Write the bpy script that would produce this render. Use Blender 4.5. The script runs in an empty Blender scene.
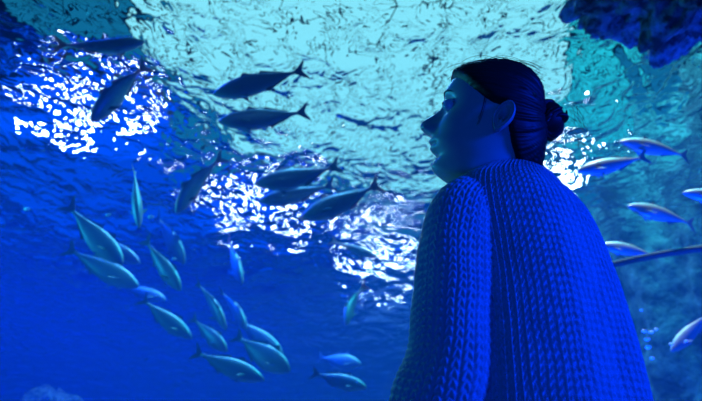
import bpy, bmesh, math, random
import numpy as np
from mathutils import Vector, Matrix, noise
random.seed(7)
C = bpy.context.scene.collection
sc = bpy.context.scene

# ------------------------------------------------------------------ camera
CAM = Vector((0.0, 0.0, 0.80))
PITCH = math.radians(27.0)
FPX = 683.0
cam_d = bpy.data.cameras.new('camera')
cam_d.sensor_width = 36.0
cam_d.lens = 36.0 * FPX / 702.0
cam = bpy.data.objects.new('camera', cam_d)
cam.location = CAM
cam.rotation_euler = (math.pi / 2 + PITCH, 0, 0)
cam_d.dof.use_dof = True
cam_d.dof.focus_distance = 1.32
cam_d.dof.aperture_fstop = 5.0
cam_d.clip_start = 0.05
C.objects.link(cam)
sc.camera = cam

# ------------------------------------------------------------------ exposure, world
sc.view_settings.view_transform = 'Standard'
sc.view_settings.look = 'None'
sc.view_settings.gamma = 1.0
sc.view_settings.use_curve_mapping = False
sc.view_settings.exposure = 0.0
sc.cycles.caustics_refractive = False
sc.cycles.caustics_reflective = False
sc.cycles.use_denoising = True
sc.cycles.sample_clamp_direct = 0
sc.cycles.sample_clamp_indirect = 6
W = bpy.data.worlds.new('hall_gloom')
sc.world = W
W.use_nodes = True
bg = W.node_tree.nodes['Background']
bg.inputs['Color'].default_value = (0.0, 0.10, 0.42, 1)
bg.inputs['Strength'].default_value = 0.22


def lamp(name, typ, loc, target, energy, color, size=1.0, size_y=None, spread=None, angle=None):
    l = bpy.data.lights.new(name, typ)
    l.energy = energy
    l.color = color
    if typ == 'AREA':
        l.size = size
        if size_y:
            l.shape = 'RECTANGLE'
            l.size_y = size_y
        if spread:
            l.spread = spread
    if typ == 'SPOT':
        l.shadow_soft_size = size
        l.spot_size = angle or 1.0
        l.spot_blend = 0.6
    o = bpy.data.objects.new(name, l)
    o.location = loc
    d = Vector(target) - Vector(loc)
    o.rotation_euler = d.to_track_quat('-Z', 'Y').to_euler()
    C.objects.link(o)
    return o


WATER_Z = 3.6
WIOR = 1.06
ROOF_Z = 8.0
# blue stage flood of the visitors' hall, behind and right of the camera
lamp('blue_hall_flood', 'AREA', (3.1, -0.6, 1.7), (0.3, 1.1, 1.25), 21, (0.0, 0.03, 1.0), 0.8, spread=0.95)
lamp('blue_cheek_fill', 'AREA', (-0.1, -0.5, 0.25), (0.25, 1.1, 1.5), 2.1, (0.0, 0.04, 1.0), 0.4, spread=1.6)  # unseen fill added low by the camera to brighten the cheek
# tank downlights over the water, then added fills
lamp('tank_cyan_light', 'AREA', (0.0, 6.5, 7.9), (0.2, 6.0, 0), 520, (0.12, 0.52, 1.0), 2.0, 2.0)
lamp('tank_teal_light', 'AREA', (3.5, 5.0, 7.8), (3.2, 5.5, 2.5), 350, (0.03, 0.70, 0.85), 1.5, 1.5)
lamp('tank_blue_light', 'AREA', (-5.0, 6.5, 8.0), (-0.9, 6.5, 0), 480, (0.0, 0.06, 1.0), 3.0, 3.0, spread=1.1)
lamp('fish_fill_spot', 'SPOT', (1.9, 3.3, 7.9), (2.0, 3.9, 2.9), 2000, (0.8, 0.95, 1.0), 0.1, angle=0.42)  # added spot that whitens the backs of the right-hand fish
lamp('tank_glow_fill', 'AREA', (-3.0, 3.3, 2.6), (0.1, 1.0, 1.3), 52, (0.02, 0.55, 0.9), 0.8)  # unseen underwater fill added for the tank's teal glow on the sleeve
lamp('overhang_fill', 'AREA', (1.3, 2.7, -1.0), (2.0, 3.4, 3.2), 45, (0.0, 0.04, 1.0), 0.5, spread=0.7)  # unseen fill added from below to turn the overhang blue


# ------------------------------------------------------------------ helpers
def ray(u, v):
    x = (u - 351.0) / FPX
    y = (200.5 - v) / FPX
    f = Vector((0, math.cos(PITCH), math.sin(PITCH)))
    up = Vector((0, -math.sin(PITCH), math.cos(PITCH)))
    return (f + Vector((1, 0, 0)) * x + up * y)


def P(u, v, d):
    """point seen at pixel u,v at distance d from the camera"""
    return CAM + ray(u, v).normalized() * d


def nodes(name):
    m = bpy.data.materials.new(name)
    m.use_nodes = True
    nt = m.node_tree
    return m, nt, nt.nodes, nt.links, nt.nodes.get('Principled BSDF')


def simple(name, col, rough=0.6, metal=0.0, spec=0.5, emit=None, estr=0.0, sss=0.0):
    m, nt, N, L, b = nodes(name)
    b.inputs['Base Color'].default_value = (*col, 1)
    b.inputs['Roughness'].default_value = rough
    b.inputs['Metallic'].default_value = metal
    b.inputs['Specular IOR Level'].default_value = spec
    if emit:
        b.inputs['Emission Color'].default_value = (*emit, 1)
        b.inputs['Emission Strength'].default_value = estr
    if sss:
        b.inputs['Subsurface Weight'].default_value = sss
        b.inputs['Subsurface Radius'].default_value = (0.01, 0.006, 0.004)
    return m


def mottled(name, c1, c2, scale, rough=0.8, bump=0.3, dist=0.02, detail=6, lo=0.35, hi=0.65):
    m, nt, N, L, b = nodes(name)
    tc = N.new('ShaderNodeTexCoord')
    n = N.new('ShaderNodeTexNoise')
    n.inputs['Scale'].default_value = scale
    n.inputs['Detail'].default_value = detail
    n.inputs['Roughness'].default_value = 0.6
    L.new(tc.outputs['Object'], n.inputs['Vector'])
    r = N.new('ShaderNodeValToRGB')
    r.color_ramp.elements[0].position = lo
    r.color_ramp.elements[1].position = hi
    r.color_ramp.elements[0].color = (*c1, 1)
    r.color_ramp.elements[1].color = (*c2, 1)
    L.new(n.outputs['Fac'], r.inputs['Fac'])
    L.new(r.outputs['Color'], b.inputs['Base Color'])
    b.inputs['Roughness'].default_value = rough
    bp = N.new('ShaderNodeBump')
    bp.inputs['Strength'].default_value = bump
    bp.inputs['Distance'].default_value = dist
    L.new(n.outputs['Fac'], bp.inputs['Height'])
    L.new(bp.outputs['Normal'], b.inputs['Normal'])
    return m


def from_data(name, verts, faces, mat=None, parent=None, smooth=True):
    me = bpy.data.meshes.new(name)
    me.from_pydata([tuple(v) for v in verts], [], [tuple(f) for f in faces])
    me.validate()
    if smooth:
        me.polygons.foreach_set('use_smooth', [True] * len(me.polygons))
    me.update()
    o = bpy.data.objects.new(name, me)
    if mat:
        me.materials.append(mat)
    C.objects.link(o)
    if parent:
        o.parent = parent
    return o


def box(name, lo, hi, mat, parent=None):
    x0, y0, z0 = lo
    x1, y1, z1 = hi
    v = [(x0, y0, z0), (x1, y0, z0), (x1, y1, z0), (x0, y1, z0), (x0, y0, z1), (x1, y0, z1), (x1, y1, z1), (x0, y1, z1)]
    f = [(0, 3, 2, 1), (4, 5, 6, 7), (0, 1, 5, 4), (1, 2, 6, 5), (2, 3, 7, 6), (3, 0, 4, 7)]
    return from_data(name, v, f, mat, parent, smooth=False)


def grid_faces(nu, nv, wrap_u=False):
    f = []
    for j in range(nv - 1):
        for i in range(nu if wrap_u else nu - 1):
            a = j * nu + i
            b = j * nu + (i + 1) % nu
            f.append((a, b, b + nu, a + nu))
    return f


def tag(o, label, cat, group=None, kind=None):
    if label:
        o['label'] = label
    if cat:
        o['category'] = cat
    if group:
        o['group'] = group
    if kind:
        o['kind'] = kind
    return o


def empty(name, loc=(0, 0, 0)):
    o = bpy.data.objects.new(name, None)
    o.location = loc
    o.empty_display_size = 0.1
    C.objects.link(o)
    return o


# ------------------------------------------------------------------ the setting
TANK_Y0, TANK_Y1 = 2.25, 24.0
TX0, TX1 = -13.0, 13.0
m_floor = mottled('dark_floor', (0.03, 0.03, 0.035), (0.05, 0.05, 0.06), 6, 0.5, 0.05, 0.003)
m_wall = mottled('blue_tank_wall', (0.015, 0.10, 0.30), (0.03, 0.16, 0.42), 0.7, 0.9, 0.2, 0.05)
m_sand = mottled('tank_sand', (0.20, 0.24, 0.26), (0.32, 0.36, 0.38), 3, 0.9, 0.4, 0.03)
tag(box('floor', (-5, -3, -0.2), (5, TANK_Y0, 0), m_floor), None, None, kind='structure')
tag(box('trim_1', (-5, TANK_Y0 - 0.05, 0), (5, TANK_Y0 + 0.2, 0.35), m_floor), None, None, kind='structure')
tag(box('tank_floor', (TX0, TANK_Y0 + 0.2, -1.6), (TX1, TANK_Y1, -1.4), m_sand), None, None, kind='structure')
tag(box('wall_back', (TX0, TANK_Y1, -1.6), (TX1, TANK_Y1 + 0.3, ROOF_Z + 1.2), m_wall), None, None, kind='structure')
tag(box('wall_left', (TX0 - 0.3, TANK_Y0, -1.6), (TX0, TANK_Y1 + 0.3, ROOF_Z + 1.2), m_wall), None, None, kind='structure')
tag(box('wall_right', (TX1, TANK_Y0, -1.6), (TX1 + 0.3, TANK_Y1 + 0.3, ROOF_Z + 1.2), m_wall), None, None, kind='structure')
tag(box('wall_front', (-5, TANK_Y0, -1.6), (5, TANK_Y0 + 0.2, 0), m_wall), None, None, kind='structure')

tag(box('ceiling', (TX0 - .3, TANK_Y0, ROOF_Z + 1.2), (TX1 + .3, TANK_Y1 + .3, ROOF_Z + 1.4), m_wall), None, None, kind='structure')
tag(box('trim_2', (TX0, TANK_Y0, 4.6), (TX1, TANK_Y0 + 0.2, ROOF_Z + 1.2), m_floor), None, None, kind='structure')

# acrylic viewing pane
m, nt, N, L, b = nodes('acrylic')
N.remove(b)
tr = N.new('ShaderNodeBsdfTransparent'); tr.inputs['Color'].default_value = (0.96, 0.985, 1, 1)
gl = N.new('ShaderNodeBsdfGlossy'); gl.inputs['Roughness'].default_value = 0.02
mx = N.new('ShaderNodeMixShader'); mx.inputs[0].default_value = 0.015
L.new(tr.outputs[0], mx.inputs[1]); L.new(gl.outputs[0], mx.inputs[2])
L.new(mx.outputs[0], N['Material Output'].inputs['Surface'])
tag(box('window_1', (-5, TANK_Y0, 0.35), (5, TANK_Y0 + 0.08, 4.6), m), None, None, kind='structure')

# water body (haze)
m, nt, N, L, b = nodes('tank_water')
N.remove(b)
vs = N.new('ShaderNodeVolumeScatter'); vs.inputs['Color'].default_value = (0.03, 0.28, 1.0, 1)
vs.inputs['Density'].default_value = 0.05; vs.inputs['Anisotropy'].default_value = 0.3
va = N.new('ShaderNodeVolumeAbsorption'); va.inputs['Color'].default_value = (0.0, 0.75, 0.97, 1)
va.inputs['Density'].default_value = 0.09
ad = N.new('ShaderNodeAddShader')
L.new(vs.outputs[0], ad.inputs[0]); L.new(va.outputs[0], ad.inputs[1])
L.new(ad.outputs[0], N['Material Output'].inputs['Volume'])
wb = box('tank_water', (TX0 + .02, TANK_Y0 + 0.21, -1.39), (TX1 - .02, TANK_Y1 - 0.02, WATER_Z - 0.22), m)
tag(wb, 'clear blue water filling the aquarium tank', 'water', kind='stuff')

# rippled water surface seen from below
m, nt, N, L, b = nodes('water_surface')
N.remove(b)
g = N.new('ShaderNodeBsdfGlass')
g.inputs['Color'].default_value = (0.9, 0.98, 1, 1)
g.inputs['Roughness'].default_value = 0.0
g.inputs['IOR'].default_value = WIOR
tc = N.new('ShaderNodeTexCoord')
mp = N.new('ShaderNodeMapping')
mp.inputs['Rotation'].default_value = (0, 0, math.radians(18))
mp.inputs['Scale'].default_value = (1.0, 0.8, 1)
L.new(tc.outputs['Object'], mp.inputs['Vector'])


def nz(scale, detail, rough, dist_):
    n = N.new('ShaderNodeTexNoise')
    n.inputs['Scale'].default_value = scale
    n.inputs['Detail'].default_value = detail
    n.inputs['Roughness'].default_value = rough
    n.inputs['Distortion'].default_value = dist_
    L.new(mp.outputs[0], n.inputs['Vector'])
    return n


prev = None
for (s, dt, rg, ds, amp) in ((1.7, 2, .5, .8, .18), (6.0, 2, .5, 1.0, .055)):
    n = nz(s, dt, rg, ds)
    bp = N.new('ShaderNodeBump')
    bp.inputs['Strength'].default_value = 1.0
    bp.inputs['Distance'].default_value = amp
    L.new(n.outputs['Fac'], bp.inputs['Height'])
    if prev:
        L.new(prev.outputs['Normal'], bp.inputs['Normal'])
    prev = bp
L.new(prev.outputs['Normal'], g.inputs['Normal'])
L.new(g.outputs[0], N['Material Output'].inputs['Surface'])
m_surf = m
nx, ny = 300, 180
xs = np.linspace(TX0 + .03, TX1 - .03, nx); ys = np.linspace(TANK_Y0 + 0.09, TANK_Y1 - 0.02, ny)
vv = []
for y in ys:
    for x in xs:
        h = 0.05 * noise.noise(Vector((x * 0.9, y * 1.3, 3.1))) + 0.022 * noise.noise(Vector((x * 2.1 + y, y * 3.0, 9.0)))
        vv.append((x, y, WATER_Z + h))
ws = from_data('water_surface', vv, grid_faces(nx, ny), m_surf)
ws.visible_shadow = False
tag(ws, 'rippled underside of the water surface glittering overhead', 'water', kind='stuff')


# lights and added glow panels in the roof over the tank
def emitter(name, col, strength):
    m, nt, N, L, b = nodes(name)
    N.remove(b)
    e = N.new('ShaderNodeEmission')
    e.inputs['Color'].default_value = (*col, 1)
    e.inputs['Strength'].default_value = strength
    L.new(e.outputs[0], N['Material Output'].inputs['Surface'])
    return m


def quad(name, x0, x1, y0, y1, z, mat, parent=None):
    return box(name, (x0, y0, z), (x1, y1, z + 0.05), mat, parent)




def roof_point(u, v, z=ROOF_Z):
    """where the sight line of pixel u,v meets height z after crossing the (flat) water surface"""
    d = ray(u, v).normalized()
    p = CAM + d * ((WATER_Z - CAM.z) / d.z)
    h = Vector((d.x, d.y, 0))
    s_ = min(0.992, h.length * WIOR)
    e = Vector((h.x, h.y, 0)).normalized() * s_ + Vector((0, 0, math.sqrt(1 - s_ * s_)))
    return p + e * ((z - p.z) / e.z)


m_sky = emitter('skylight_glow', (0.27, 0.80, 0.92), 1.08)
m_teal = emitter('dim_teal_fill_glow', (0.005, 0.15, 0.29), 1.0)  # added glow for the teal tone around the pale skylight
m_teal2 = emitter('teal_patch_glow', (0.02, 0.56, 0.68), 1.0)  # added glow standing in for the pale teal patch
m_white = emitter('floodlight_glow', (0.80, 0.92, 1.0), 60.0)
m_bluegl = emitter('blue_halo_glow', (0.0, 0.08, 0.95), 1.0)  # glow in place of the blue haze around each lamp
m_housing = simple('lamp_housing', (0.03, 0.03, 0.035), 0.5)
m_bar = simple('frame_vein_bar', (0.03, 0.12, 0.16), 0.6)


def clampp(p):
    return Vector((min(TX1 - .3, max(TX0 + .3, p.x)), min(TANK_Y1 - .3, max(TANK_Y0 + .3, p.y)), p.z))


def tube(name, pts, r, mat, parent=None, n=8, radii=None):
    pts = [Vector(p) for p in pts]
    vs_, f = [], []
    prevn = None
    for i, p in enumerate(pts):
        t = (pts[min(i + 1, len(pts) - 1)] - pts[max(i - 1, 0)]).normalized()
        if prevn is None:
            a = Vector((0, 0, 1)) if abs(t.z) < .9 else Vector((1, 0, 0))
            prevn = (a - t * a.dot(t)).normalized()
        prevn = (prevn - t * prevn.dot(t)).normalized()
        b_ = t.cross(prevn)
        rr = radii[i] if radii else r
        for k in range(n):
            a = 2 * math.pi * k / n
            vs_.append(p + prevn * (rr * math.cos(a)) + b_ * (rr * math.sin(a)))
    f = grid_faces(n, len(pts), True)
    f.append(tuple(range(n - 1, -1, -1)))
    f.append(tuple(range((len(pts) - 1) * n, len(pts) * n)))
    return from_data(name, vs_, f, mat, parent)


def panel(px, z, mat, bars=0.0):
    """a ceiling light panel whose outline is given by roof points"""
    pts = [clampp(roof_point(u, v, z)) for u, v in px]
    n = len(pts)
    cx = sum((p.x for p in pts)) / n
    cy = sum((p.y for p in pts)) / n
    t = empty('skylight', (cx, cy, z))  # the teal and deep blue panels are added glows, not skylights
    vs_ = [(p.x - cx, p.y - cy, 0) for p in pts] + [(p.x - cx, p.y - cy, 0.06) for p in pts]
    f = [tuple(range(n - 1, -1, -1)), tuple(range(n, 2 * n))] + [(i, (i + 1) % n, n + (i + 1) % n, n + i) for i in range(n)]
    from_data('glass_panel', vs_, f, mat, t, smooth=False)
    vo = [Vector((p.x - cx, p.y - cy, -0.02)) for p in pts]
    tube('frame', vo + [vo[0]], 0.06, m_bar, t, 6)
    from_data('hanger', [(-.03, -.03, .05), (.03, -.03, .05), (.03, .03, .05), (-.03, .03, .05), (-.03, -.03, ROOF_Z + 1.21 - z), (.03, -.03, ROOF_Z + 1.21 - z), (.03, .03, ROOF_Z + 1.21 - z), (-.03, .03, ROOF_Z + 1.21 - z)],
              [(0, 3, 2, 1), (4, 5, 6, 7), (0, 1, 5, 4), (1, 2, 6, 5), (2, 3, 7, 6), (3, 0, 4, 7)], m_housing, t, smooth=False)
    if bars:
        def inside(x, y):
            c = False
            for i in range(n):
                a, b_ = vo[i], vo[(i + 1) % n]
                if (a.y > y) != (b_.y > y) and x < (b_.x - a.x) * (y - a.y) / (b_.y - a.y) + a.x:
                    c = not c
            return c
        for ax in (0, 1):
            k = -12.0
            while k < 12:
                run = []
                for q in np.arange(-14, 14, 0.1):
                    x, y = (k, q) if ax == 0 else (q, k)
                    ins = inside(x, y)
                    if ins:
                        run.append((x, y, -0.03))
                    if (not ins or q > 13.85) and len(run) > 3:
                        tube('vein_bar', [run[0], run[-1]], 0.028, m_bar, t, 4)  # bars added so the ripples show dark vein lines
                        run = []
                k += bars
    return t


tag(panel([(118, -40), (150, 50), (215, 125), (320, 165), (470, 190), (560, 90), (590, -40)], ROOF_Z, m_sky, 0.9),
    'large pale cyan skylight showing through the rippled water above', 'skylight')
tag(panel([(-60, -60), (60, 50), (160, 140), (260, 190), (500, 215), (760, 215), (760, -60)], ROOF_Z + 0.6, m_teal, 1.0),
    'added dim glow panel giving the teal tone around the pale skylight', 'skylight')
tag(panel([(560, 40), (545, 90), (575, 150), (630, 130), (628, 60), (600, 5)], ROOF_Z + 0.3, m_teal2, 0.45),
    'added glow panel for the bright teal patch right of the hair bun', 'skylight')

m_deep = emitter('blue_haze_glow', (0.0, 0.055, 0.62), 1.0)  # added glow that fills the dark ripples with blue haze
tag(panel([(-60, 40), (90, 60), (170, 145), (260, 195), (500, 218), (500, 300), (-60, 300)], ROOF_Z + 0.9, m_deep),
    'added deep blue glow panel standing in for haze at left', 'skylight')


def disc(name, c, r0, z0, z1, mat, parent, n=24):
    vs_ = [(c[0] + r0 * math.cos(2 * math.pi * k / n), c[1] + r0 * math.sin(2 * math.pi * k / n), z) for z in (z0, z1) for k in range(n)]
    f = [tuple(range(n - 1, -1, -1)), tuple(range(n, 2 * n))] + [(k, (k + 1) % n, n + (k + 1) % n, n + k) for k in range(n)]
    return from_data(name, vs_, f, mat, parent, smooth=False)


def pool_lamp(u, v, r, glow, nb, spread, ys_, label):
    c = clampp(roof_point(u, v, ROOF_Z - 0.5))
    t = empty('floodlight', c)
    tag(t, label, 'lamp', 'floodlights over the tank')
    rnd = random.Random(int(u))
    for k in range(nb):
        a = 2.4 * k + rnd.random()
        q = spread * math.sqrt((k + .3) / nb)
        disc('bulb', (q * math.cos(a), ys_ * q * math.sin(a)), r * rnd.uniform(.7, 1.2), -0.06, 0.012, m_white, t, 12)
    for o_ in (disc('halo_disc', (0, 0), glow, 0.01, 0.05, m_bluegl, t, 40), disc('housing', (0, 0), glow + 0.05, 0.051, 0.3, m_housing, t)):  # glowing disc stands in for the haze halo
        o_.scale = (1, ys_, 1)
    disc('stem', (0, 0), 0.05, 0.3, ROOF_Z + 1.21 - c.z, m_housing, t, 10)


for (u, v, r, glow, nb, spread, ys_, lb) in (
        (88, 112, .04, 1.7, 12, 1.35, 1.0, 'floodlight glittering through the ripples at upper left'),
        (262, 200, .07, 1.9, 10, 1.7, 1.4, 'floodlight glittering through the ripples left of centre'),
        (388, 238, .10, 1.8, 11, 1.6, 1.7, 'floodlight glittering through the ripples beside the knitted sleeve'),
        (562, 165, .05, .3, 8, .35, 2.2, 'small floodlight glittering through the ripples behind the hair bun')):
    pool_lamp(u, v, r, glow, nb, spread, ys_, lb)

# ------------------------------------------------------------------ rocks
m_rock = mottled('tank_rock', (0.015, 0.03, 0.028), (0.30, 0.42, 0.36), 4.5, 0.9, 1.0, 0.12, 8, .42, .66)
m_rock2 = mottled('overhang_rock', (0.03, 0.04, 0.05), (0.34, 0.37, 0.4), 13, 0.85, 0.9, 0.05, 8, .42, .68)
m_weed = simple('rock_weed', (0.30, 0.22, 0.10), 0.7)


def rock(name, c, rad, mat, seed, amp=.28, sub=6, fr=1.5, parent=None):
    bm = bmesh.new()
    bmesh.ops.create_icosphere(bm, subdivisions=sub, radius=1)
    for v in bm.verts:
        p = v.co.copy()
        h = noise.fractal(p * fr + Vector((seed, 0, 0)), 0.9, 2.1, 6) * amp
        h += abs(noise.noise(p * fr * 2.2 + Vector((0, seed, 0)))) * amp * .5
        q = p * (1 + h)
        v.co = Vector((q.x * rad[0], q.y * rad[1], q.z * rad[2]))
    me = bpy.data.meshes.new(name)
    bm.to_mesh(me)
    bm.free()
    me.polygons.foreach_set('use_smooth', [True] * len(me.polygons))
    me.materials.append(mat)
    o = bpy.data.objects.new(name, me)
    o.location = c
    C.objects.link(o)
    if parent:
        o.parent = parent
    return o


rw = rock('rock_cliff', (5.3, 6.6, 0.8), (2.7, 2.0, 5.6), m_rock, 3.0)
tag(rw, 'craggy dark teal rock wall rising at the right of the tank', 'rock')
tag(rock('reef_rock', (5.0, 9.5, -0.9), (2.2, 2.0, 1.6), m_rock, 11.0), 'low rounded reef rock at the foot of the rock wall', 'rock')
rp_ = P(62, 412, 10.5)
tag(rock('reef_rock', (rp_.x, rp_.y, -.5), (1.6, 1.2, rp_.z + .3), m_rock2, 21.0), 'blue-lit reef rock whose top peeks in at the bottom left', 'rock')
ov = P(712, -82, 3.75)
tag(rock('rock_overhang', ov, (0.62, .6, .52), m_rock2, 5.0, .3, 7, 3.0), 'dark blue rock overhang jutting down at the top right corner', 'rock')

# curved pipe in the tank
m_pipe = simple('tank_pipe', (0.008, 0.025, 0.03), 0.75)
tag(tube('curved_pipe', [P(560 + 18 * k, 278 - 26 * math.sin(min(1.0, k / 10) * math.pi / 2) - 9 * (k / 14), 4.3 - .02 * k) for k in range(20)], 0.019, m_pipe, None, 12),
    'thin dark curved pipe crossing the tank right of the sweater', 'pipe')

# white beads added where small glints of light sit in the water
m_glint = simple('glint_white', (0.85, 0.92, 0.95), 0.15)
glint_bead = None
for (u, v, d, r, lb) in ((641, 310, 3.9, .007, 'tiny bright bubble at the sweater edge, highest of its cluster'), (644, 331, 3.9, .011, 'bright bubble close to the sweater edge in the lower right cluster'),
                         (651, 332, 4.0, .010, 'bright bubble just right of the one at the sweater edge'), (656, 329, 4.0, .008, 'bright bubble at the right of the top row in the lower right cluster'),
                         (647, 339, 3.9, .012, 'largest bright bubble in the middle of the lower right cluster'), (648, 347, 3.9, .012, 'bright bubble under the largest one of the cluster'),
                         (652, 358, 3.9, .009, 'lowest bubble of the lower right cluster'), (671, 344, 4.1, .009, 'lone bubble between the cluster and the curved dim fish'),
                         (686, 341, 4.1, .008, 'small bubble beside the curved dim fish'), (27, 209, 4.6, .014, 'lone bubble at the far left edge of the tank'),
                         (108, 215, 4.3, .011, 'small bubble above the teal fish with the bright back'), (151, 217, 4.3, .014, 'bright bubble right of the fish diving head down'),
                         (358, 382, 4.6, .010, 'small bubble above the nose of the lone bottom centre fish'), (174, 259, 4.2, .011, 'small bubble on the flank of the dim broad fish')):
    if glint_bead is None:
        bm = bmesh.new()
        bmesh.ops.create_uvsphere(bm, u_segments=16, v_segments=10, radius=1)
        me = bpy.data.meshes.new('glint'); bm.to_mesh(me); bm.free()
        me.polygons.foreach_set('use_smooth', [True] * len(me.polygons)); me.materials.append(m_glint)
        o = glint_bead = bpy.data.objects.new('glint', me)
    else:
        o = glint_bead.copy()
    C.objects.link(o)
    o.location = P(u, v, d)
    o.scale = (r * 1.35, r, r * .8)
    tag(o, lb, 'glint', 'beads standing in for water glints')

# ------------------------------------------------------------------ fish
m, nt, N, L, b = nodes('fish_skin')
tc = N.new('ShaderNodeTexCoord')
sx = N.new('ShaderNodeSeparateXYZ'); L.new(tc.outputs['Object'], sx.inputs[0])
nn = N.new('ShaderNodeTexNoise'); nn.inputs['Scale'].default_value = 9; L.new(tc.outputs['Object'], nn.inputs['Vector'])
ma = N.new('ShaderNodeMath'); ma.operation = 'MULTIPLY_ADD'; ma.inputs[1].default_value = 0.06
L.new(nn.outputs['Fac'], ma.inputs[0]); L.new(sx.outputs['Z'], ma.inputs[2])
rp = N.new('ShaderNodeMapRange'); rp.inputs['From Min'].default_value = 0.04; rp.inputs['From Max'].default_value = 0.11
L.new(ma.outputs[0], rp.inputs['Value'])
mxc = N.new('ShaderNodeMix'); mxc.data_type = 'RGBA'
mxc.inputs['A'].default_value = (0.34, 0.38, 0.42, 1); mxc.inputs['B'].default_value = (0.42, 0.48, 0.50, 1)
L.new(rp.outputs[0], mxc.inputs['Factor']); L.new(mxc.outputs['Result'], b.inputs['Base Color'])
b.inputs['Roughness'].default_value = 0.38; b.inputs['Metallic'].default_value = 0.25
m_fish = m
m_fin = simple('fish_fin', (0.18, 0.23, 0.25), 0.6)
m_eye = simple('fish_eye', (0.01, 0.01, 0.012), 0.15)
m_iris = simple('fish_iris', (0.6, 0.6, 0.5), 0.3)


def lerp_tab(tab, x):
    xs_ = [a[0] for a in tab]
    return [float(np.interp(x, xs_, [a[i] for a in tab])) for i in range(1, len(tab[0]))]


# fraction from nose -> top, bottom, half width   (lengths in body lengths)
FISH = [(0, .004, -.004, .004), (.02, .022, -.020, .016), (.06, .045, -.042, .030), (.12, .068, -.066, .044), (.2, .088, -.090, .055),
        (.3, .100, -.108, .062), (.4, .100, -.110, .062), (.5, .090, -.098, .055), (.6, .070, -.074, .043), (.7, .046, -.048, .029),
        (.78, .026, -.026, .017), (.84, .015, -.015, .010), (.88, .018, -.018, .007)]


def make_fish(bend, deep=1.0):
    def bx_(t):      # centre line: nose at x=+.5
        return .5 - t, bend * (max(0, t - .25)) ** 2
    ns, nr = 34, 20
    vs_ = []
    for i in range(ns):
        t = (i / (ns - 1)) ** 1.25 * .88
        top, bot, w = lerp_tab(FISH, t)
        top *= deep * 1.22; bot *= deep * 1.25; w *= 1.15
        x, y0 = bx_(t)
        ang = math.atan2(2 * bend * max(0, t - .25), 1)
        for k in range(nr):
            a = 2 * math.pi * k / nr
            z = (top if math.sin(a) > 0 else -bot) * math.sin(a)
            yy = w * math.cos(a)
            vs_.append((x + yy * math.sin(ang), y0 + yy * math.cos(ang), z))
    f = grid_faces(nr, ns, True) + [tuple(range(nr - 1, -1, -1)), tuple(range((ns - 1) * nr, ns * nr))]
    parts = {'body': (vs_, f, m_fish)}

    def fin(outline, th, mat=m_fin, off=(0, 0, 0), tilt=None):
        """outline in (t, z) -> thin solid that follows the bent body; tilt=(side, angle) lays a fin out sideways"""
        n = len(outline)
        v2 = []
        for s_ in (-1, 1):
            for (t, z) in outline:
                if tilt:
                    side, ang, t0, z0, w0 = tilt
                    x, y0 = bx_(t)
                    r = z
                    v2.append((x, y0 + side * (w0 + r * math.cos(ang)) + s_ * th * .3, z0 + r * math.sin(ang) + s_ * th))
                else:
                    x, y0 = bx_(t)
                    v2.append((x, y0 + s_ * th, z))
        ff = [tuple(range(n - 1, -1, -1)), tuple(range(n, 2 * n))] + [(i, (i + 1) % n, n + (i + 1) % n, n + i) for i in range(n)]
        return (v2, ff, mat)
    deep *= 1.2
    parts['tail_fin'] = fin([(.86, .018), (.90, .045), (.96, .10), (1.0, .128), (.985, .085), (.955, .03), (.945, 0), (.955, -.03), (.985, -.085), (1.0, -.128), (.96, -.10), (.90, -.045), (.86, -.018)], .003)
    parts['dorsal_fin'] = fin([(.30, .09 * deep), (.335, .135 * deep), (.36, .145 * deep), (.40, .12 * deep), (.46, .105 * deep), (.46, .08 * deep), (.38, .08 * deep)], .0025)
    parts['rear_dorsal_fin'] = fin([(.50, .08 * deep), (.53, .12 * deep), (.56, .105 * deep), (.66, .072 * deep), (.76, .04 * deep), (.76, .02 * deep), (.6, .06 * deep)], .0025)
    parts['anal_fin'] = fin([(.54, -.08 * deep), (.57, -.125 * deep), (.60, -.10 * deep), (.68, -.07 * deep), (.77, -.038 * deep), (.77, -.02 * deep), (.62, -.06 * deep)], .0025)
    return parts, fin


def build_fish(bend, deep=1.0):
    parts, fin = make_fish(bend, deep)
    deep *= 1.2
    root = bpy.data.objects.new('fish', None)
    root.empty_display_size = 0.1
    C.objects.link(root)
    body = None
    for nme, (v_, f_, mt) in parts.items():
        o = from_data(nme, v_, f_, mt, root, smooth=(nme == 'body'))
    for side in (-1, 1):
        v_, f_, mt = fin([(.21, 0), (.235, .03), (.29, .085), (.335, .12), (.33, .09), (.30, .04), (.27, 0)], .002, tilt=(side, -.75, .2, -.015, .048))
        from_data('pectoral_fin', v_, f_, mt, root, smooth=False)
        v_, f_, mt = fin([(.28, 0), (.30, .03), (.34, .06), (.335, .03), (.31, 0)], .002, tilt=(side, -1.2, .3, -.085 * deep, .018))
        from_data('pelvic_fin', v_, f_, mt, root, smooth=False)
        bm = bmesh.new()
        bmesh.ops.create_uvsphere(bm, u_segments=12, v_segments=8, radius=.0125)
        bmesh.ops.scale(bm, vec=(1, .45, 1), verts=bm.verts)
        bmesh.ops.translate(bm, vec=(.5 - .065, side * .0275, .012), verts=bm.verts)
        me = bpy.data.meshes.new('eye'); bm.to_mesh(me); bm.free()
        me.materials.append(m_eye)
        e = bpy.data.objects.new('eye', me); C.objects.link(e); e.parent = root
    return root


def copy_tree(o, parent=None):
    c = o.copy()
    C.objects.link(c)
    c.parent = parent
    for ch in list(o.children):
        copy_tree(ch, c)
    return c


PROTO = {}


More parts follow.
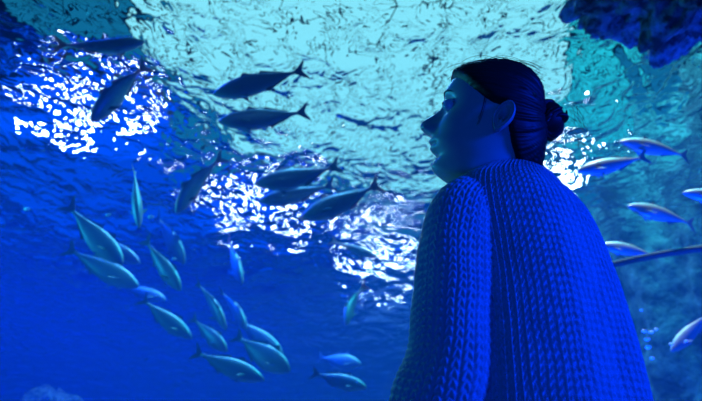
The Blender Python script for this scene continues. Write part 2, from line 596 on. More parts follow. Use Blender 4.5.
def place_fish(h, t, dh, dt, bend=0.0, roll=0.0, label='', group='school of fish', deep=1.0):
    H, T = P(h[0], h[1], dh), P(t[0], t[1], dt)
    key = (bend, deep)
    if key in PROTO:
        o = copy_tree(PROTO[key])
    else:
        o = build_fish(bend, deep)
        PROTO[key] = o
    x = (H - T)
    s_ = x.length
    x.normalize()
    up = Vector((0, 0, 1))
    if abs(x.z) > .8:
        up = Vector((0, -.5, .8))
    z = (up - x * up.dot(x)).normalized()
    y = z.cross(x)
    R = Matrix((x, y, z)).transposed().to_4x4()
    o.matrix_world = Matrix.Translation((H + T) / 2) @ R @ Matrix.Rotation(roll, 4, 'X') @ Matrix.Scale(s_, 4)
    tag(o, label, 'fish', group)
    return o


SL = [  # head px, tail px, dist head, dist tail, bend, roll, label, deep
    ((213, 95), (307, 69), 3.9, 3.9, 0, 0, 'dark fish gliding left in front of the pale skylight, upper of two', 1),
    ((218, 122), (309, 115), 4.0, 4.05, .15, 0, 'dark fish gliding left under the skylight, lower of two', 1),
    ((145, 42), (58, 53), 4.1, 4.2, -.3, 0, 'grey fish swimming right at the upper left, highest on the left side', .8),
    ((91, 122), (140, 64), 3.9, 4.1, .3, 0, 'dark blue fish diving down left over the upper left glitter', 1),
    ((254, 184), (340, 172), 4.2, 4.3, .25, .2, 'fish swimming left over the central glitter, topmost of three', 1.1),
    ((258, 201), (336, 189), 4.5, 4.5, .2, .2, 'fish swimming left over the central glitter, middle of three', 1),
    ((300, 219), (381, 186), 4.2, 4.35, .1, .1, 'long fish rising right over the central glitter, lowest of three', 1),
    ((176, 213), (210, 155), 4.3, 4.5, .5, 0, 'curved fish diving beside the central glitter', 1.05),
    ((139, 228), (134, 168), 4.4, 4.6, 0, .3, 'fish diving head down with spread fins below the upper left glitter', 1),
    ((123, 264), (68, 209), 4.6, 4.8, -.35, 0, 'teal fish swimming down right with a bright back, above the long-tailed one', 1.1),
    ((139, 287), (66, 249), 5.1, 5.3, -.1, 0, 'pale green fish swimming right at the far left, lowest there', 1),
    ((140, 264), (92, 234), 5.8, 6.0, 0, 0, 'faint fish hiding behind the bright-backed teal one', 1),
    ((181, 291), (146, 240), 4.9, 5.1, -.2, .2, 'slim fish with a bright back diving right of the far left pair', .9),
    ((185, 264), (156, 214), 5.6, 5.9, 0, 0, 'dim broad fish diving left of the central glitter', 1.2),
    ((242, 284), (228, 238), 6.2, 6.6, 0, 0, 'very faint fish pointing down below the central glitter', 1),
    ((192, 339), (141, 299), 4.9, 5.0, -.12, 0, 'pale fish swimming down right at the left edge of the lower school', 1),
    ((226, 330), (202, 279), 5.0, 5.2, -.2, .2, 'steeply diving fish in the lower school, left of its twin', 1),
    ((247, 330), (225, 288), 5.5, 5.8, -.2, .2, 'dimmer steeply diving fish in the lower school, right of its twin', 1.1),
    ((227, 352), (194, 318), 5.1, 5.3, -.2, .1, 'fish in the middle of the lower school, just above the long bright one', 1.05),
    ((264, 380), (193, 352), 4.6, 4.7, -.1, 0, 'long bright fish swimming right at the bottom of the lower school', 1),
    ((290, 372), (236, 336), 4.8, 5.0, -.15, 0, 'broad pale fish at the right edge of the lower school', 1.3),
    ((367, 388), (312, 373), 5.0, 5.1, -.12, 0, 'lone bright-backed fish swimming right at the bottom centre', 1.05),
    ((361, 364), (318, 357), 7.0, 7.2, 0, 0, 'faint fish above the lone bottom centre fish', 1.2),
    ((346, 325), (353, 286), 5.4, 5.7, .5, .3, 'small curved fish diving left of the sleeve', 1),
    ((377, 257), (330, 240), 5.0, 5.1, 0, -.3, 'slender fish just left of the glitter beside the sleeve', .6),
    ((283, 355), (236, 318), 6.0, 6.2, -.1, 0, 'dim fish behind the top right of the lower school', 1),
    ((166, 300), (120, 285), 7.0, 7.2, -.1, 0, 'very faint fish between the far left pair and the lower school', 1),
]
for a in SL:
    place_fish(a[0], a[1], a[2], a[3], a[4], a[5], a[6], 'school of fish on the left', a[7])
SR = [
    ((619, 142), (694, 153), 4.3, 4.5, -.2, 0, 'pale-backed fish swimming left in front of the rock wall, topmost of its group', .85),
    ((576, 172), (648, 157), 4.1, 4.3, .05, 0, 'white-backed fish swimming left, nearest to the sweater shoulder', .85),
    ((627, 206), (700, 222), 4.4, 4.6, -.2, 0, 'pale-backed fish swimming left in front of the rock wall, between two others', .85),
    ((682, 193), (755, 200), 4.2, 4.3, -.1, 0, 'pale-backed fish cut off by the right edge', .85),
    ((600, 245), (660, 254), 4.5, 4.6, -.15, 0, 'fish half hidden behind the sweater above the curved pipe', .9),
    ((671, 352), (708, 312), 4.6, 4.8, .6, 0, 'curved dim fish at the lower right edge', .9),
]
for a in SR:
    place_fish(a[0], a[1], a[2], a[3], a[4], a[5], a[6], 'fish by the rock wall', a[7])

# ------------------------------------------------------------------ the person
def smooth(e0, e1, x):
    t = np.clip((x - e0) / (e1 - e0), 0, 1)
    return t * t * (3 - 2 * t)


def sy(tab, z):
    """smooth table lookup (monotone in first column)"""
    xs_ = np.array([a[0] for a in tab]); ys_ = np.array([a[1] for a in tab])
    m_ = np.gradient(ys_, xs_)
    z = np.clip(z, xs_[0], xs_[-1])
    i = np.clip(np.searchsorted(xs_, z) - 1, 0, len(xs_) - 2)
    h = xs_[i + 1] - xs_[i]
    t = (z - xs_[i]) / h
    return ((2 * t**3 - 3 * t**2 + 1) * ys_[i] + (t**3 - 2 * t**2 + t) * h * m_[i] + (-2 * t**3 + 3 * t**2) * ys_[i + 1] + (t**3 - t**2) * h * m_[i + 1])


HF = [(-.150, .012), (-.128, .020), (-.116, .045), (-.108, .070), (-.098, .082), (-.088, .084), (-.076, .083), (-.056, .096), (-.035, .096), (-.01, .094), (.015, .095), (.030, .098), (.045, .100), (.065, .096), (.085, .084), (.105, .060), (.118, .032), (.125, .0)]
HB = [(-.150, -.056), (-.10, -.060), (-.07, -.070), (-.04, -.078), (0, -.076), (.03, -.069), (.06, -.061), (.085, -.055), (.105, -.040), (.118, -.024), (.125, -.008)]
HW = [(-.150, .050), (-.125, .050), (-.108, .050), (-.09, .052), (-.07, .057), (-.045, .063), (-.015, .068), (.02, .0725), (.05, .074), (.08, .064), (.10, .048), (.115, .028), (.125, .006)]
FRONTW = [(-.15, 1.0), (-.11, .8), (-.09, .82), (-.05, 1.0), (.125, 1.0)]
NOSE = [(-.044, 0), (-.037, .012), (-.031, .028), (-.024, .033), (-.016, .032), (-.006, .024), (.004, .015), (.014, .008), (.026, .003), (.04, 0)]
NOSEW = [(-.044, .016), (-.032, .0165), (-.02, .0155), (-.005, .0090), (.02, .008), (.04, .010)]
LIPS = [(-.086, 0), (-.077, -.003), (-.069, .005), (-.064, .0085), (-.060, .006), (-.0565, .0005), (-.053, .0065), (-.048, .008), (-.043, .004), (-.036, 0)]

NR = 176


def head_ring(z):
    a = np.linspace(0, 2 * np.pi, NR, endpoint=False)
    # denser sampling at the front (a=0)
    a = a - 0.55 * np.sin(a)
    F, B, Wd = sy(HF, z), sy(HB, z), sy(HW, z)
    cx = B + (F - B) * .46
    c, s_ = np.cos(a), np.sin(a)
    ex = 2 / 2.25
    px = np.sign(c) * np.abs(c) ** ex
    py = np.sign(s_) * np.abs(s_) ** ex
    x = np.where(c > 0, cx + (F - cx) * px, cx + (cx - B) * px)
    y = Wd * py
    jaw = np.exp(-((z + .098) / .018) ** 2)
    fr = smooth(0, 1, np.clip(c, 0, 1))
    y = y * (1 - .26 * jaw * fr) * (1 - .05 * fr)
    if z > -.14:
        g = lambda yy, w: np.exp(-(yy / w) ** 2)
        front = np.clip(c, 0, 1) ** .3 * (c > 0)
        if -.044 < z < .04:
            nw = sy(NOSEW, z)
            nh = max(0, sy(NOSE, z))
            x = x + front * nh * np.exp(-np.abs(y / nw) ** 2.2)
            al = math.exp(-((z + .031) / .008) ** 2)
            x = x + front * al * .009 * (np.exp(-((np.abs(y) - .0135) / .005) ** 2))
        if -.086 < z < -.036:
            x = x + front * sy(LIPS, z) * g(y, .021)
            mz = math.exp(-((z + .057) / .0035) ** 2)
            x = x - front * .003 * mz * np.exp(-((np.abs(y) - .022) / .005) ** 2)
        ez = math.exp(-((z - .014) / .014) ** 2)
        x = x - front * .013 * ez * np.exp(-((np.abs(y) - .030) / .016) ** 2)
        lz = math.exp(-((z - .012) / .0075) ** 2)
        x = x + front * .0065 * lz * np.exp(-((np.abs(y) - .031) / .012) ** 2)
        bz = math.exp(-((z - .036) / .008) ** 2)
        x = x + front * .004 * bz * np.exp(-((np.abs(y) - .026) / .018) ** 2)
        ch = math.exp(-((z + .018) / .017) ** 2)
        x = x + front * .004 * ch * np.exp(-((np.abs(y) - .045) / .015) ** 2)
        cn = math.exp(-((z + .094) / .012) ** 2)
        x = x + front * .005 * cn * g(y, .018)
    return np.stack([x, y, np.full(NR, z if z < .05 else .05 + (z - .05) * .87)], 1)


YAW, HP, HROLL = math.radians(8), math.radians(19), math.radians(-9)
HS = 1.07
hh = Vector((-math.cos(YAW), math.sin(YAW), 0))
Fh = hh * math.cos(HP) + Vector((0, 0, math.sin(HP)))
Uh = Vector((0, 0, math.cos(HP))) - hh * math.sin(HP)
Lh = Uh.cross(Fh)
HR = Matrix((Fh, Lh, Uh)).transposed() @ Matrix.Rotation(HROLL, 3, 'X')
EAR = P(502, 117, 1.22)
HO = EAR - (HR @ Vector((-.012, .074, -.010))) * HS
HM = np.array(HR) * HS
HOn = np.array(HO)


def h2w(p):
    return p @ HM.T + HOn


# torso frame
TYAW = math.radians(52)
Ft = np.array([-math.cos(TYAW), math.sin(TYAW), 0.0])
Lt = np.array([-math.sin(TYAW), -math.cos(TYAW), 0.0])   # the person's left
TC = np.array([0.290, 1.09, 0.0])
print('head origin', HO, 'ear', EAR)


def torso_ring(z, a_, b_, n, off=0.0, sh=0.0):
    t = np.linspace(0, 2 * np.pi, n, endpoint=False)
    ex = 2 / 2.3
    c = np.sign(np.cos(t)) * np.abs(np.cos(t)) ** ex
    s_ = np.sign(np.sin(t)) * np.abs(np.sin(t)) ** ex
    p = TC[None] + Ft[None] * (b_ * c + off)[:, None] + Lt[None] * (a_ * s_)[:, None]
    p = p + np.array([0, 0, 1.0])[None] * z
    return p


rings = []
# crown to jaw, in the head's own frame
for q in np.linspace(0, 1, 210):
    z = -.112 + (.125 + .112) * math.sin(q * math.pi / 2) if False else .125 - (.237) * (q ** 1.0)
    rings.append(h2w(head_ring(z)))
crown = h2w(np.array([[-.004, 0, .1165]]))[0]
jawring_z = -.112
NECKZ = HO.z - .125
tb = torso_ring(NECKZ, .060, .058, NR, off=-.005)
for q in np.linspace(.04, 1, 26):
    s_ = smooth(0, 1, q)
    hr = h2w(head_ring(jawring_z - .028 * q - .02 * max(0, q - .3)))
    rings.append(hr * (1 - s_) + tb * s_)
BODY_T = [(NECKZ - .02, .075, .062), (NECKZ - .045, .12, .072), (NECKZ - .075, .165, .085), (NECKZ - .12, .175, .10), (NECKZ - .22, .155, .11), (NECKZ - .35, .13, .10), (NECKZ - .45, .15, .11), (NECKZ - .55, .17, .12), (NECKZ - .62, .165, .115), (NECKZ - .68, .12, .08)]
zz = [b_[0] for b_ in BODY_T][::-1]
for z in np.linspace(NECKZ - .02, NECKZ - .68, 50):
    a_ = float(np.interp(z, zz, [b_[1] for b_ in BODY_T][::-1]))
    b2 = float(np.interp(z, zz, [b_[2] for b_ in BODY_T][::-1]))
    rings.append(torso_ring(z, a_, b2, NR))
V = [crown] + list(np.concatenate(rings))
nring = len(rings)
Fc = [tuple(1 + i for i in f) for f in grid_faces(NR, nring, True)]
Fc = [f[::-1] for f in Fc] + [(0, 1 + k, 1 + (k + 1) % NR) for k in range(NR)]
Fc.append(tuple(1 + (nring - 1) * NR + k for k in range(NR)))

m, nt, N, L, b = nodes('skin')
b.inputs['Base Color'].default_value = (0.62, 0.50, 0.44, 1)
b.inputs['Roughness'].default_value = 0.42
b.inputs['Specular IOR Level'].default_value = 0.45
tc = N.new('ShaderNodeTexCoord'); n = N.new('ShaderNodeTexNoise'); n.inputs['Scale'].default_value = 260
L.new(tc.outputs['Object'], n.inputs['Vector'])
bp = N.new('ShaderNodeBump'); bp.inputs['Strength'].default_value = .12; bp.inputs['Distance'].default_value = .0008
L.new(n.outputs['Fac'], bp.inputs['Height']); L.new(bp.outputs['Normal'], b.inputs['Normal'])
m_skin = m


def add_mesh(V, F, v2, f2):
    o = len(V)
    V.extend([np.array(v) for v in v2])
    F.extend([tuple(o + i for i in f) for f in f2])


# ears, part of the body mesh
def ear(side):
    nr, na = 26, 60
    v2 = []
    for i in range(nr):
        r = i / (nr - 1)
        for k in range(na):
            a = 2 * math.pi * k / na
            ex_, ez_ = .0168 * math.cos(a), .0285 * math.sin(a)
            if math.sin(a) < 0:
                ex_ *= (1 - .38 * (-math.sin(a)) ** 1.5)
            rim = math.exp(-((r - .88) / .10) ** 2)
            lobe = max(0, -math.sin(a)) ** 3
            tragus = math.exp(-((r - .55) / .22) ** 2) * max(0, math.cos(a)) ** 3
            anti = math.exp(-((r - .58) / .10) ** 2) * max(0, -math.cos(a + .3)) ** 1
            h = .0080 * rim * (1 - .5 * lobe) + .004 * lobe * (1 - r) * 2 - .012 * (1 - smooth(0, .6, r)) * (1 - lobe) + .0045 * tragus + .0055 * anti
            if r > .95:
                h -= (r - .95) / .05 * .006
            v2.append((ex_ * r, h, ez_ * r))
    for k in range(na):   # back skirt towards the head
        a = 2 * math.pi * k / na
        v2.append((.012 * math.cos(a) + .004, -.017, .022 * math.sin(a)))
    v2 = np.array(v2)
    # tilt: top leans back, rear flares out
    th = math.radians(12)
    x = v2[:, 0] * math.cos(th) - v2[:, 2] * math.sin(th)
    z = v2[:, 0] * math.sin(th) + v2[:, 2] * math.cos(th)
    y = v2[:, 1] + .012 - x * .42
    y += .0
    p = np.stack([x - .014, side * (.0665 + y), z - .010], 1)
    f2 = grid_faces(na, nr + 1, True)
    if side > 0:
        f2 = [f[::-1] for f in f2]
    return h2w(p), f2


for sd in (1, -1):
    v2, f2 = ear(sd)
    add_mesh(V, Fc, v2, f2)


def skin_chain(joints, edges, sub=2):
    """limb grown from joints (pos, radius) with a Skin modifier, returned as world verts/faces"""
    me = bpy.data.meshes.new('limb')
    me.from_pydata([tuple(j[0]) for j in joints], edges, [])
    o = bpy.data.objects.new('limb', me)
    C.objects.link(o)
    md = o.modifiers.new('s', 'SKIN'); md.use_smooth_shade = True
    for i, j in enumerate(joints):
        r = j[1]
        me.skin_vertices[0].data[i].radius = (r, r)
    me.skin_vertices[0].data[0].use_root = True
    ms = o.modifiers.new('u', 'SUBSURF'); ms.levels = sub
    dg = bpy.context.evaluated_depsgraph_get()
    ev = o.evaluated_get(dg).to_mesh()
    v2 = [tuple(v.co) for v in ev.vertices]
    f2 = [tuple(p.vertices) for p in ev.polygons]
    bpy.data.objects.remove(o)
    return v2, f2


def tp(f, l, z):
    """point in the torso frame: forward, left, height"""
    return TC + Ft * f + Lt * l + np.array([0, 0, z])


SHZ = NECKZ - .070
ARM = {}
for sd in (1, -1):
    sh_, el, wr = tp(-.01, .140 * sd, SHZ), tp(.015, .180 * sd, SHZ - .28), tp(.10, .204 * sd, SHZ - .51)
    ARM[sd] = (sh_, el, wr)
    hd = tp(.125, .204 * sd, SHZ - .57)
    J = [(sh_, .05), (sh_ * .5 + el * .5, .043), (el, .036), (el * .5 + wr * .5, .034), (wr, .024), (hd, .030)]
    v2, f2 = skin_chain(J, [(i, i + 1) for i in range(5)])
    add_mesh(V, Fc, v2, f2)
    pd = (hd - wr) / np.linalg.norm(hd - wr)
    inn = -Lt * sd
    for k, (ln, of) in enumerate(((.068, -.026), (.078, -.009), (.073, .009), (.058, .025))):
        b0 = hd + Ft * (-of) * .9 - pd * .005
        p1 = b0 + pd * ln * .5 + inn * .006
        p2 = p1 + pd * ln * .32 + inn * .012
        p3 = p2 + pd * ln * .22 + inn * .014
        v2, f2 = skin_chain([(b0, .010), (p1, .009), (p2, .008), (p3, .0065)], [(0, 1), (1, 2), (2, 3)])
        add_mesh(V, Fc, v2, f2)
    b0 = wr + pd * .02 + Ft * .018
    v2, f2 = skin_chain([(b0, .012), (b0 + pd * .03 + Ft * .02 + inn * .01, .011), (b0 + pd * .058 + Ft * .022 + inn * .016, .009), (b0 + pd * .08 + Ft * .018 + inn * .02, .007)], [(0, 1), (1, 2), (2, 3)])
    add_mesh(V, Fc, v2, f2)
for sd in (1, -1):
    J = [(tp(0, .085 * sd, NECKZ - .60), .085), (tp(0.01, .088 * sd, NECKZ - .80), .070), (tp(.02, .09 * sd, .47), .050), (tp(.0, .09 * sd, .30), .050), (tp(-.01, .09 * sd, .10), .032), (tp(.0, .09 * sd, .05), .034)]
    v2, f2 = skin_chain(J, [(i, i + 1) for i in range(5)])
    add_mesh(V, Fc, v2, f2)

person = empty('person', (TC[0], TC[1], 0))
tag(person, 'person in a chunky knitted sweater with hair in a bun looking up at the fish', 'person')
PV = np.array([TC[0], TC[1], 0])


def pmesh(name, V_, F_, mat, parent=None, smooth_=True):
    o = from_data(name, np.array(V_) - PV, F_, mat, person, smooth_)
    if parent:
        o.parent = parent
    return o


pmesh('body', V, Fc, m_skin)

# eyes, lashes, brows
m_white_eye = simple('eye_white', (0.75, 0.75, 0.75), 0.12)
m_dark = simple('dark_hair_fibre', (0.012, 0.010, 0.010), 0.5)
m_irisp = simple('iris', (0.03, 0.03, 0.03), 0.1)
for sd in (1, -1):
    for nm, r, off, mt in (('eye', .0118, 0, m_white_eye), ('iris', .0062, .0072, m_irisp)):
        bm = bmesh.new()
        bmesh.ops.create_uvsphere(bm, u_segments=24, v_segments=16, radius=r)
        v2 = np.array([v.co[:] for v in bm.verts]) + np.array([.0835 + off, .031 * sd, .012 + off * .1])
        f2 = [tuple(v.index for v in f.verts) for f in bm.faces]
        bm.free()
        e = pmesh(nm, h2w(v2), f2, mt)
        if nm == 'eye':
            last = e
        else:
            e.parent = last
    for nm, z0, r, arch, lift in (('eyelashes', .0175, .0011, .004, .0015), ('eyebrow', .037, .0016, .005, .0002)):
        pts, rad_ = [], []
        for k in range(13):
            q = -1 + k / 6
            yy = (.031 + .0135 * q) if nm == 'eyelashes' else (.028 + .017 * q)
            zq = z0 - arch * q * q
            ring = head_ring(zq)
            fr = ring[ring[:, 0] > .03]
            o_ = np.argsort(fr[:, 1])
            pts.append((float(np.interp(sd * yy, fr[o_, 1], fr[o_, 0])) + lift, sd * yy, zq))
            rad_.append(r * (1 - .7 * abs(q) ** 2))
        w = h2w(np.array(pts)) - PV
        tube(nm, w, r, m_dark, person, 6, rad_)

# ---- hair
m, nt, N, L, b = nodes('hair')
b.inputs['Base Color'].default_value = (0.022, 0.016, 0.013, 1)
b.inputs['Roughness'].default_value = 0.5
b.inputs['Specular IOR Level'].default_value = 0.25
b.inputs['Anisotropic'].default_value = 0.4
m_hair = m
BUN = np.array([-.086, .0, .036])


def hairness(p):
    x, y, z = p[:, 0], np.abs(p[:, 1]), p[:, 2]
    # front hairline drops from the forehead to the temple, sideburn, around the ear, to the nape
    line = np.interp(x, [-.12, -.075, -.05, -.035, -.012, .010, .026, .046, .068, .088, .11],
                     [-.085, -.085, -.070, -.046, .008, .010, .018, .030, .046, .060, .068])
    return z - line


def hair_ring(z):
    p = head_ring(z)
    n = p.copy()
    n[:, 0] += .01
    n = n / np.maximum(1e-6, np.linalg.norm(n * np.array([1, 1, .9]), axis=1))[:, None]
    n[:, 2] = n[:, 2] * .8
    g = hairness(p)
    t = smooth(-.004, .016, g)
    d = p - BUN
    th = np.arctan2(d[:, 1], d[:, 2])
    rr = np.linalg.norm(d, axis=1)
    st = np.array([noise.noise(Vector((th[i] * 22, rr[i] * 7, 1.0))) + .6 * noise.noise(Vector((th[i] * 55, rr[i] * 12, 5.0))) for i in range(len(th))])
    return p + n * (-.005 + t * (.016 + (.0034 * st)))[:, None]


hz = np.concatenate([np.linspace(.125, -.112, 170)])
HRs = [hair_ring(z) for z in hz]
Vh = [h2w(np.array([[-.004, 0, .130]]))[0]] + list(np.concatenate([h2w(r) for r in HRs]))
Fh_ = [tuple(1 + i for i in f)[::-1] for f in grid_faces(NR, len(HRs), True)] + [(0, 1 + k, 1 + (k + 1) % NR) for k in range(NR)]
hair = pmesh('hair', Vh, Fh_, m_hair)
# twisted bun: coils of hair wound around a core
bunv, bunf = [], []
rnd = random.Random(4)
bm = bmesh.new()
bmesh.ops.create_icosphere(bm, subdivisions=4, radius=.024)
add_mesh(bunv, bunf, [h2w(np.array([[v.co.x * 1.05 - .082, v.co.y, v.co.z * 1.35 + .036]]))[0] for v in bm.verts], [tuple(v.index for v in f.verts) for f in bm.faces])
bm.free()
for s0 in range(26):
    pts = []
    ph = rnd.uniform(0, 6.28)
    tilt = rnd.uniform(-.5, .5)
    R_ = rnd.uniform(.017, .026)
    zc = rnd.uniform(-.9, .9)
    for k in range(22):
        a = ph + k / 21 * rnd.uniform(3.2, 3.6)
        rr = R_ * math.sqrt(max(.15, 1 - zc * zc * .8))
        v = Vector((rr * math.cos(a), rr * math.sin(a), .024 * zc + .004 * math.sin(a * 2 + tilt * 4)))
        v.rotate(Matrix.Rotation(tilt + .5, 3, 'X'))
        v.rotate(Matrix.Rotation(1.1, 3, 'Y'))
        pts.append(h2w(np.array([[v.x * 1.12 - .082, v.y * 1.1, v.z * 1.3 + .036]]))[0])
    o = tube('tmp', pts, .0045, m_hair, None, 6, [.0012 + .0042 * math.sin(math.pi * k / 21) for k in range(22)])
    add_mesh(bunv, bunf, [np.array(v.co) for v in o.data.vertices], [tuple(p.vertices) for p in o.data.polygons])
    bpy.data.objects.remove(o)
pmesh('bun', bunv, bunf, m_hair).parent = hair
# loose hairs
lv, lf = [], []
for k in range(70):
    if k < 46:      # over the crown and forehead
        x0 = rnd.uniform(-.03, .07); y0 = rnd.uniform(-.05, .05)
        z0 = .121 - (x0 / .1) ** 2 * .055 - (y0 / .075) ** 2 * .03
        dx, dz = rnd.uniform(.015, .05), rnd.uniform(.004, .016)
        ctrl = [(x0 - .03, y0, z0 - .002), (x0, y0 + .004, z0 + dz * .7), (x0 + dx * .6, y0 + rnd.uniform(-.01, .01), z0 + dz * .6 - .004), (x0 + dx, y0 + rnd.uniform(-.02, .02), z0 - rnd.uniform(.0, .03))]
    elif k < 67:    # from the nape and around the bun
        a = rnd.uniform(-1.4, 1.9)
        c0 = np.array([-.10 - .02 * math.cos(a), rnd.uniform(-.03, .04), .012 - .06 * math.sin(a)])
        dv = np.array([-rnd.uniform(.01, .03), rnd.uniform(-.01, .02), rnd.uniform(-.02, .02)])
        ctrl = [c0, c0 + dv * .5, c0 + dv + [0, 0, -.008], c0 + dv * 1.2 + [0, 0, -rnd.uniform(.01, .03)]]
    else:           # wisps in front of the ear
        c0 = np.array([rnd.uniform(.0, .03), .070, .035])
        ctrl = [c0, c0 + [-.004, .004, -.02], c0 + [-.006, .004, -.04], c0 + [-.002, .003, -rnd.uniform(.05, .07)]]
    ctrl = [Vector(c) for c in ctrl]
    pts = []
    for q in np.linspace(0, 1, 12):
        a_, b_, c_, d_ = ctrl
        p = a_ * (1 - q) ** 3 + b_ * 3 * q * (1 - q) ** 2 + c_ * 3 * q * q * (1 - q) + d_ * q ** 3
        pts.append(h2w(np.array([p[:]]))[0])
    o = tube('tmp', pts, .00042, m_hair, None, 4)
    add_mesh(lv, lf, [np.array(v.co) for v in o.data.vertices], [tuple(p.vertices) for p in o.data.polygons])
    bpy.data.objects.remove(o)
lo_ = pmesh('loose_hairs', lv, lf, m_hair)
lo_.parent = hair
lo_['kind'] = 'stuff'

# ---- sweater
m, nt, N, L, b = nodes('knitted_wool')
tc = N.new('ShaderNodeTexCoord'); n = N.new('ShaderNodeTexNoise'); n.inputs['Scale'].default_value = 420; n.inputs['Detail'].default_value = 3
L.new(tc.outputs['Object'], n.inputs['Vector'])
bp = N.new('ShaderNodeBump'); bp.inputs['Strength'].default_value = .8; bp.inputs['Distance'].default_value = .0016
L.new(n.outputs['Fac'], bp.inputs['Height']); L.new(bp.outputs['Normal'], b.inputs['Normal'])
b.inputs['Base Color'].default_value = (0.50, 0.50, 0.50, 1)
b.inputs['Roughness'].default_value = 0.95
b.inputs['Specular IOR Level'].default_value = 0.1
b.inputs['Sheen Weight'].default_value = 0.35
m_wool = m


def knit(U, Vv):
    """stitch height for stitch coordinates (columns, rows)"""
    u = U - np.floor(U)
    e = np.minimum(u, 1 - u) * 2
    prof = smooth(0, .34, e) * (1 - .38 * np.exp(-((1 - e) / .16) ** 2))
    row = np.abs(np.sin(np.pi * (Vv + 1.0 * e))) ** .9
    return prof * (.22 + .78 * row)


def surf_knit(grid, cols, pitch, amp, wrap=True):
    """grid (nv,nu,3) of a smooth surface -> displaced along its normals by the stitches"""
    nv_, nu_, _ = grid.shape
    du = np.roll(grid, -1, 1) - np.roll(grid, 1, 1)
    dv = np.gradient(grid, axis=0)
    nrm = np.cross(du, dv)
    nrm /= np.maximum(1e-9, np.linalg.norm(nrm, axis=2, keepdims=True))
    step = np.linalg.norm(np.diff(grid, axis=0), axis=2).mean(1)
    vlen = np.concatenate([[0], np.cumsum(step)])
    Uc = np.tile(np.arange(nu_) / nu_ * cols, (nv_, 1))
    Vc = np.tile((vlen / pitch)[:, None], (1, nu_))
    wob = np.array([[noise.noise(Vector((i * .04, j * .03, 2.0))) for i in range(0, nu_, 8)] for j in range(0, nv_, 8)])
    wob = np.repeat(np.repeat(wob, 8, 0), 8, 1)[:nv_, :nu_]
    k = np.ones(9) / 9
    wob = np.apply_along_axis(lambda r: np.convolve(np.pad(r, 4, 'edge'), k, 'valid'), 0, wob)
    wob = np.apply_along_axis(lambda r: np.convolve(np.pad(r, 4, 'edge'), k, 'valid'), 1, wob)
    h = knit(Uc + wob * .25, Vc + wob * .4) * amp * (1 + .5 * wob)
    return grid + nrm * h[:, :, None], nrm


SW = [  # drop below neck base, half width, half depth, forward offset
    (-.030, .082, .070, .0), (-.012, .108, .078, .0), (.008, .134, .088, -.002), (.030, .149, .097, -.004), (.052, .157, .103, -.006), (.08, .162, .108, -.008),
    (.12, .164, .114, -.010), (.18, .168, .122, -.012), (.28, .176, .132, -.012), (.40, .184, .142, -.008), (.52, .190, .150, -.004), (.62, .190, .150, 0), (.68, .185, .145, 0)]
nv_, nu_ = 420, 1040
dr = np.linspace(-.030, .68, nv_)
grid = np.zeros((nv_, nu_, 3))
sa = np.array([a[0] for a in SW])
for j, d_ in enumerate(dr):
    tb_ = [(r_[0], r_[1]) for r_ in SW]
    a_ = float(sy([(r_[0], r_[1]) for r_ in SW], d_)); b_ = float(sy([(r_[0], r_[2]) for r_ in SW], d_)); of = float(np.interp(d_, sa, [r_[3] for r_ in SW]))
    ring = torso_ring(NECKZ - d_, a_, b_, nu_, off=of)
    t = np.linspace(0, 2 * np.pi, nu_, endpoint=False)
    low = min(1.0, max(0, (d_ - .06) / .25))
    fold = .004 * np.sin(t * 5 + 1.3 + 3.0 * d_) + .002 * np.sin(t * 9 + 5 * d_)
    out = (ring - (TC + np.array([0, 0, NECKZ - d_]))) 
    out /= np.linalg.norm(out, axis=1, keepdims=True)
    grid[j] = ring + out * (fold * low)[:, None]
gk, nm_ = surf_knit(grid, 80, .0130, .0055)
inner = [grid[0] * .98 + (TC + np.array([0, 0, NECKZ + .02])) * .02, (grid[4] * .93 + (TC + np.array([0, 0, NECKZ])) * .07)]
allv = np.concatenate([inner[1][None], inner[0][None], gk, (grid[-1] * .97 + (TC + np.array([0, 0, NECKZ - .66])) * .03)[None]])
swv, swf = list(allv.reshape(-1, 3)), [f[::-1] for f in grid_faces(nu_, nv_ + 3, True)]
sweater = pmesh('sweater', swv, swf, m_wool)


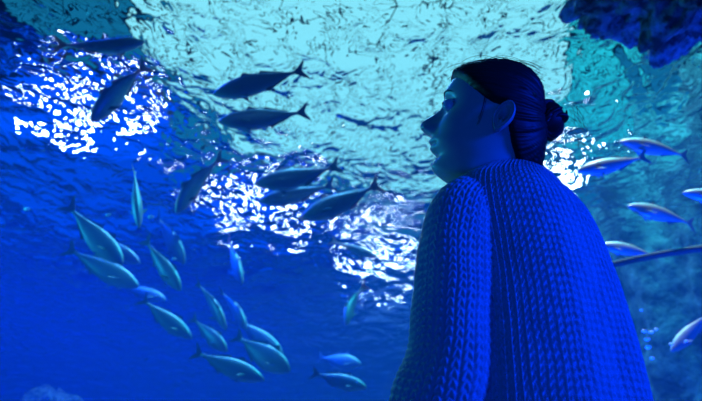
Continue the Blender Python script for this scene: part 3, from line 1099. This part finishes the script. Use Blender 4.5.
def sleeve(sd, nv2, nu2):
    pts = [tp(-.005, .075 * sd, SHZ + .030), tp(-.006, .108 * sd, SHZ + .014), tp(-.006, .140 * sd, SHZ - .018), tp(-.004, .158 * sd, SHZ - .075),
           tp(.0, .166 * sd, SHZ - .15), tp(.006, .174 * sd, SHZ - .24), tp(.03, .184 * sd, SHZ - .33), tp(.065, .196 * sd, SHZ - .42), tp(.10, .204 * sd, SHZ - .50)]
    rad = [.036, .046, .054, .059, .061, .062, .066, .064, .045]
    Pn = np.array(pts)
    cum = np.concatenate([[0], np.cumsum(np.linalg.norm(np.diff(Pn, axis=0), axis=1))])
    q = np.linspace(0, cum[-1], nv2)
    ctr = np.stack([sy(list(zip(cum, Pn[:, i])), q) for i in range(3)], 1)
    rr = sy(list(zip(cum, rad)), q)
    tan = np.gradient(ctr, axis=0)
    tan /= np.linalg.norm(tan, axis=1, keepdims=True)
    g = np.zeros((nv2, nu2, 3))
    t = np.linspace(0, 2 * np.pi, nu2, endpoint=False)
    for j in range(nv2):
        e1 = Ft - tan[j] * np.dot(Ft, tan[j]); e1 /= np.linalg.norm(e1)
        e2 = np.cross(tan[j], e1)
        fold = .005 * np.sin(q[j] * 42 + 2 * np.sin(t)) * smooth(.2, .45, q[j]) + .003 * np.sin(3 * t + q[j] * 9)
        r = rr[j] + fold
        g[j] = ctr[j] + e1 * (r * np.cos(t) * 1.04)[:, None] + e2 * (r * np.sin(t) * .96)[:, None]
    gg, _ = surf_knit(g, 27, .0130, .0055)
    end = ctr[-1][None, :] * .25 + g[-1] * .75
    av = np.concatenate([gg, end[None]])
    f = [f_[::-1] for f_ in grid_faces(nu2, nv2 + 1, True)]
    o = pmesh('sleeve', list(av.reshape(-1, 3)), f, m_wool)
    o.parent = sweater


sleeve(1, 330, 286)
sleeve(-1, 230, 208)

# ---- trousers and shoes
m_den = mottled('dark_denim', (0.015, 0.02, 0.04), (0.03, 0.04, 0.07), 60, 0.85, 0.2, 0.001)
m_shoe = simple('shoe_leather', (0.02, 0.02, 0.02), 0.45)
tv, tf = [], []
v2, f2 = skin_chain([(tp(0, 0, NECKZ - .50), .155), (tp(0, 0, NECKZ - .62), .16)], [(0, 1)])
add_mesh(tv, tf, v2, f2)
for sd in (1, -1):
    J = [(tp(0, .075 * sd, NECKZ - .60), .10), (tp(0.01, .088 * sd, NECKZ - .80), .085), (tp(.02, .09 * sd, .47), .066), (tp(.0, .09 * sd, .30), .064), (tp(-.01, .09 * sd, .09), .055)]
    v2, f2 = skin_chain(J, [(i, i + 1) for i in range(4)])
    add_mesh(tv, tf, v2, f2)
pmesh('trousers', tv, tf, m_den)
for sd in (1, -1):
    sv, sf = [], []
    ns_, nr_ = 24, 20
    for i in range(ns_):
        q = i / (ns_ - 1)
        f_ = -.075 + .25 * q
        w = .040 * math.sin(math.pi * min(1, max(.0, .12 + .76 * q))) ** .5 + .004
        h = float(np.interp(q, [0, .15, .35, .6, .85, 1], [.07, .095, .09, .06, .045, .02]))
        for k in range(nr_):
            a = 2 * math.pi * k / nr_
            z = h * .5 + h * .5 * np.sign(math.sin(a)) * abs(math.sin(a)) ** .7
            sv.append(tp(f_, .09 * sd + w * math.cos(a), max(0.0, z)))
    sf = grid_faces(nr_, ns_, True) + [tuple(range(nr_ - 1, -1, -1)), tuple(range((ns_ - 1) * nr_, ns_ * nr_))]
    pmesh('shoe', sv, sf, m_shoe)
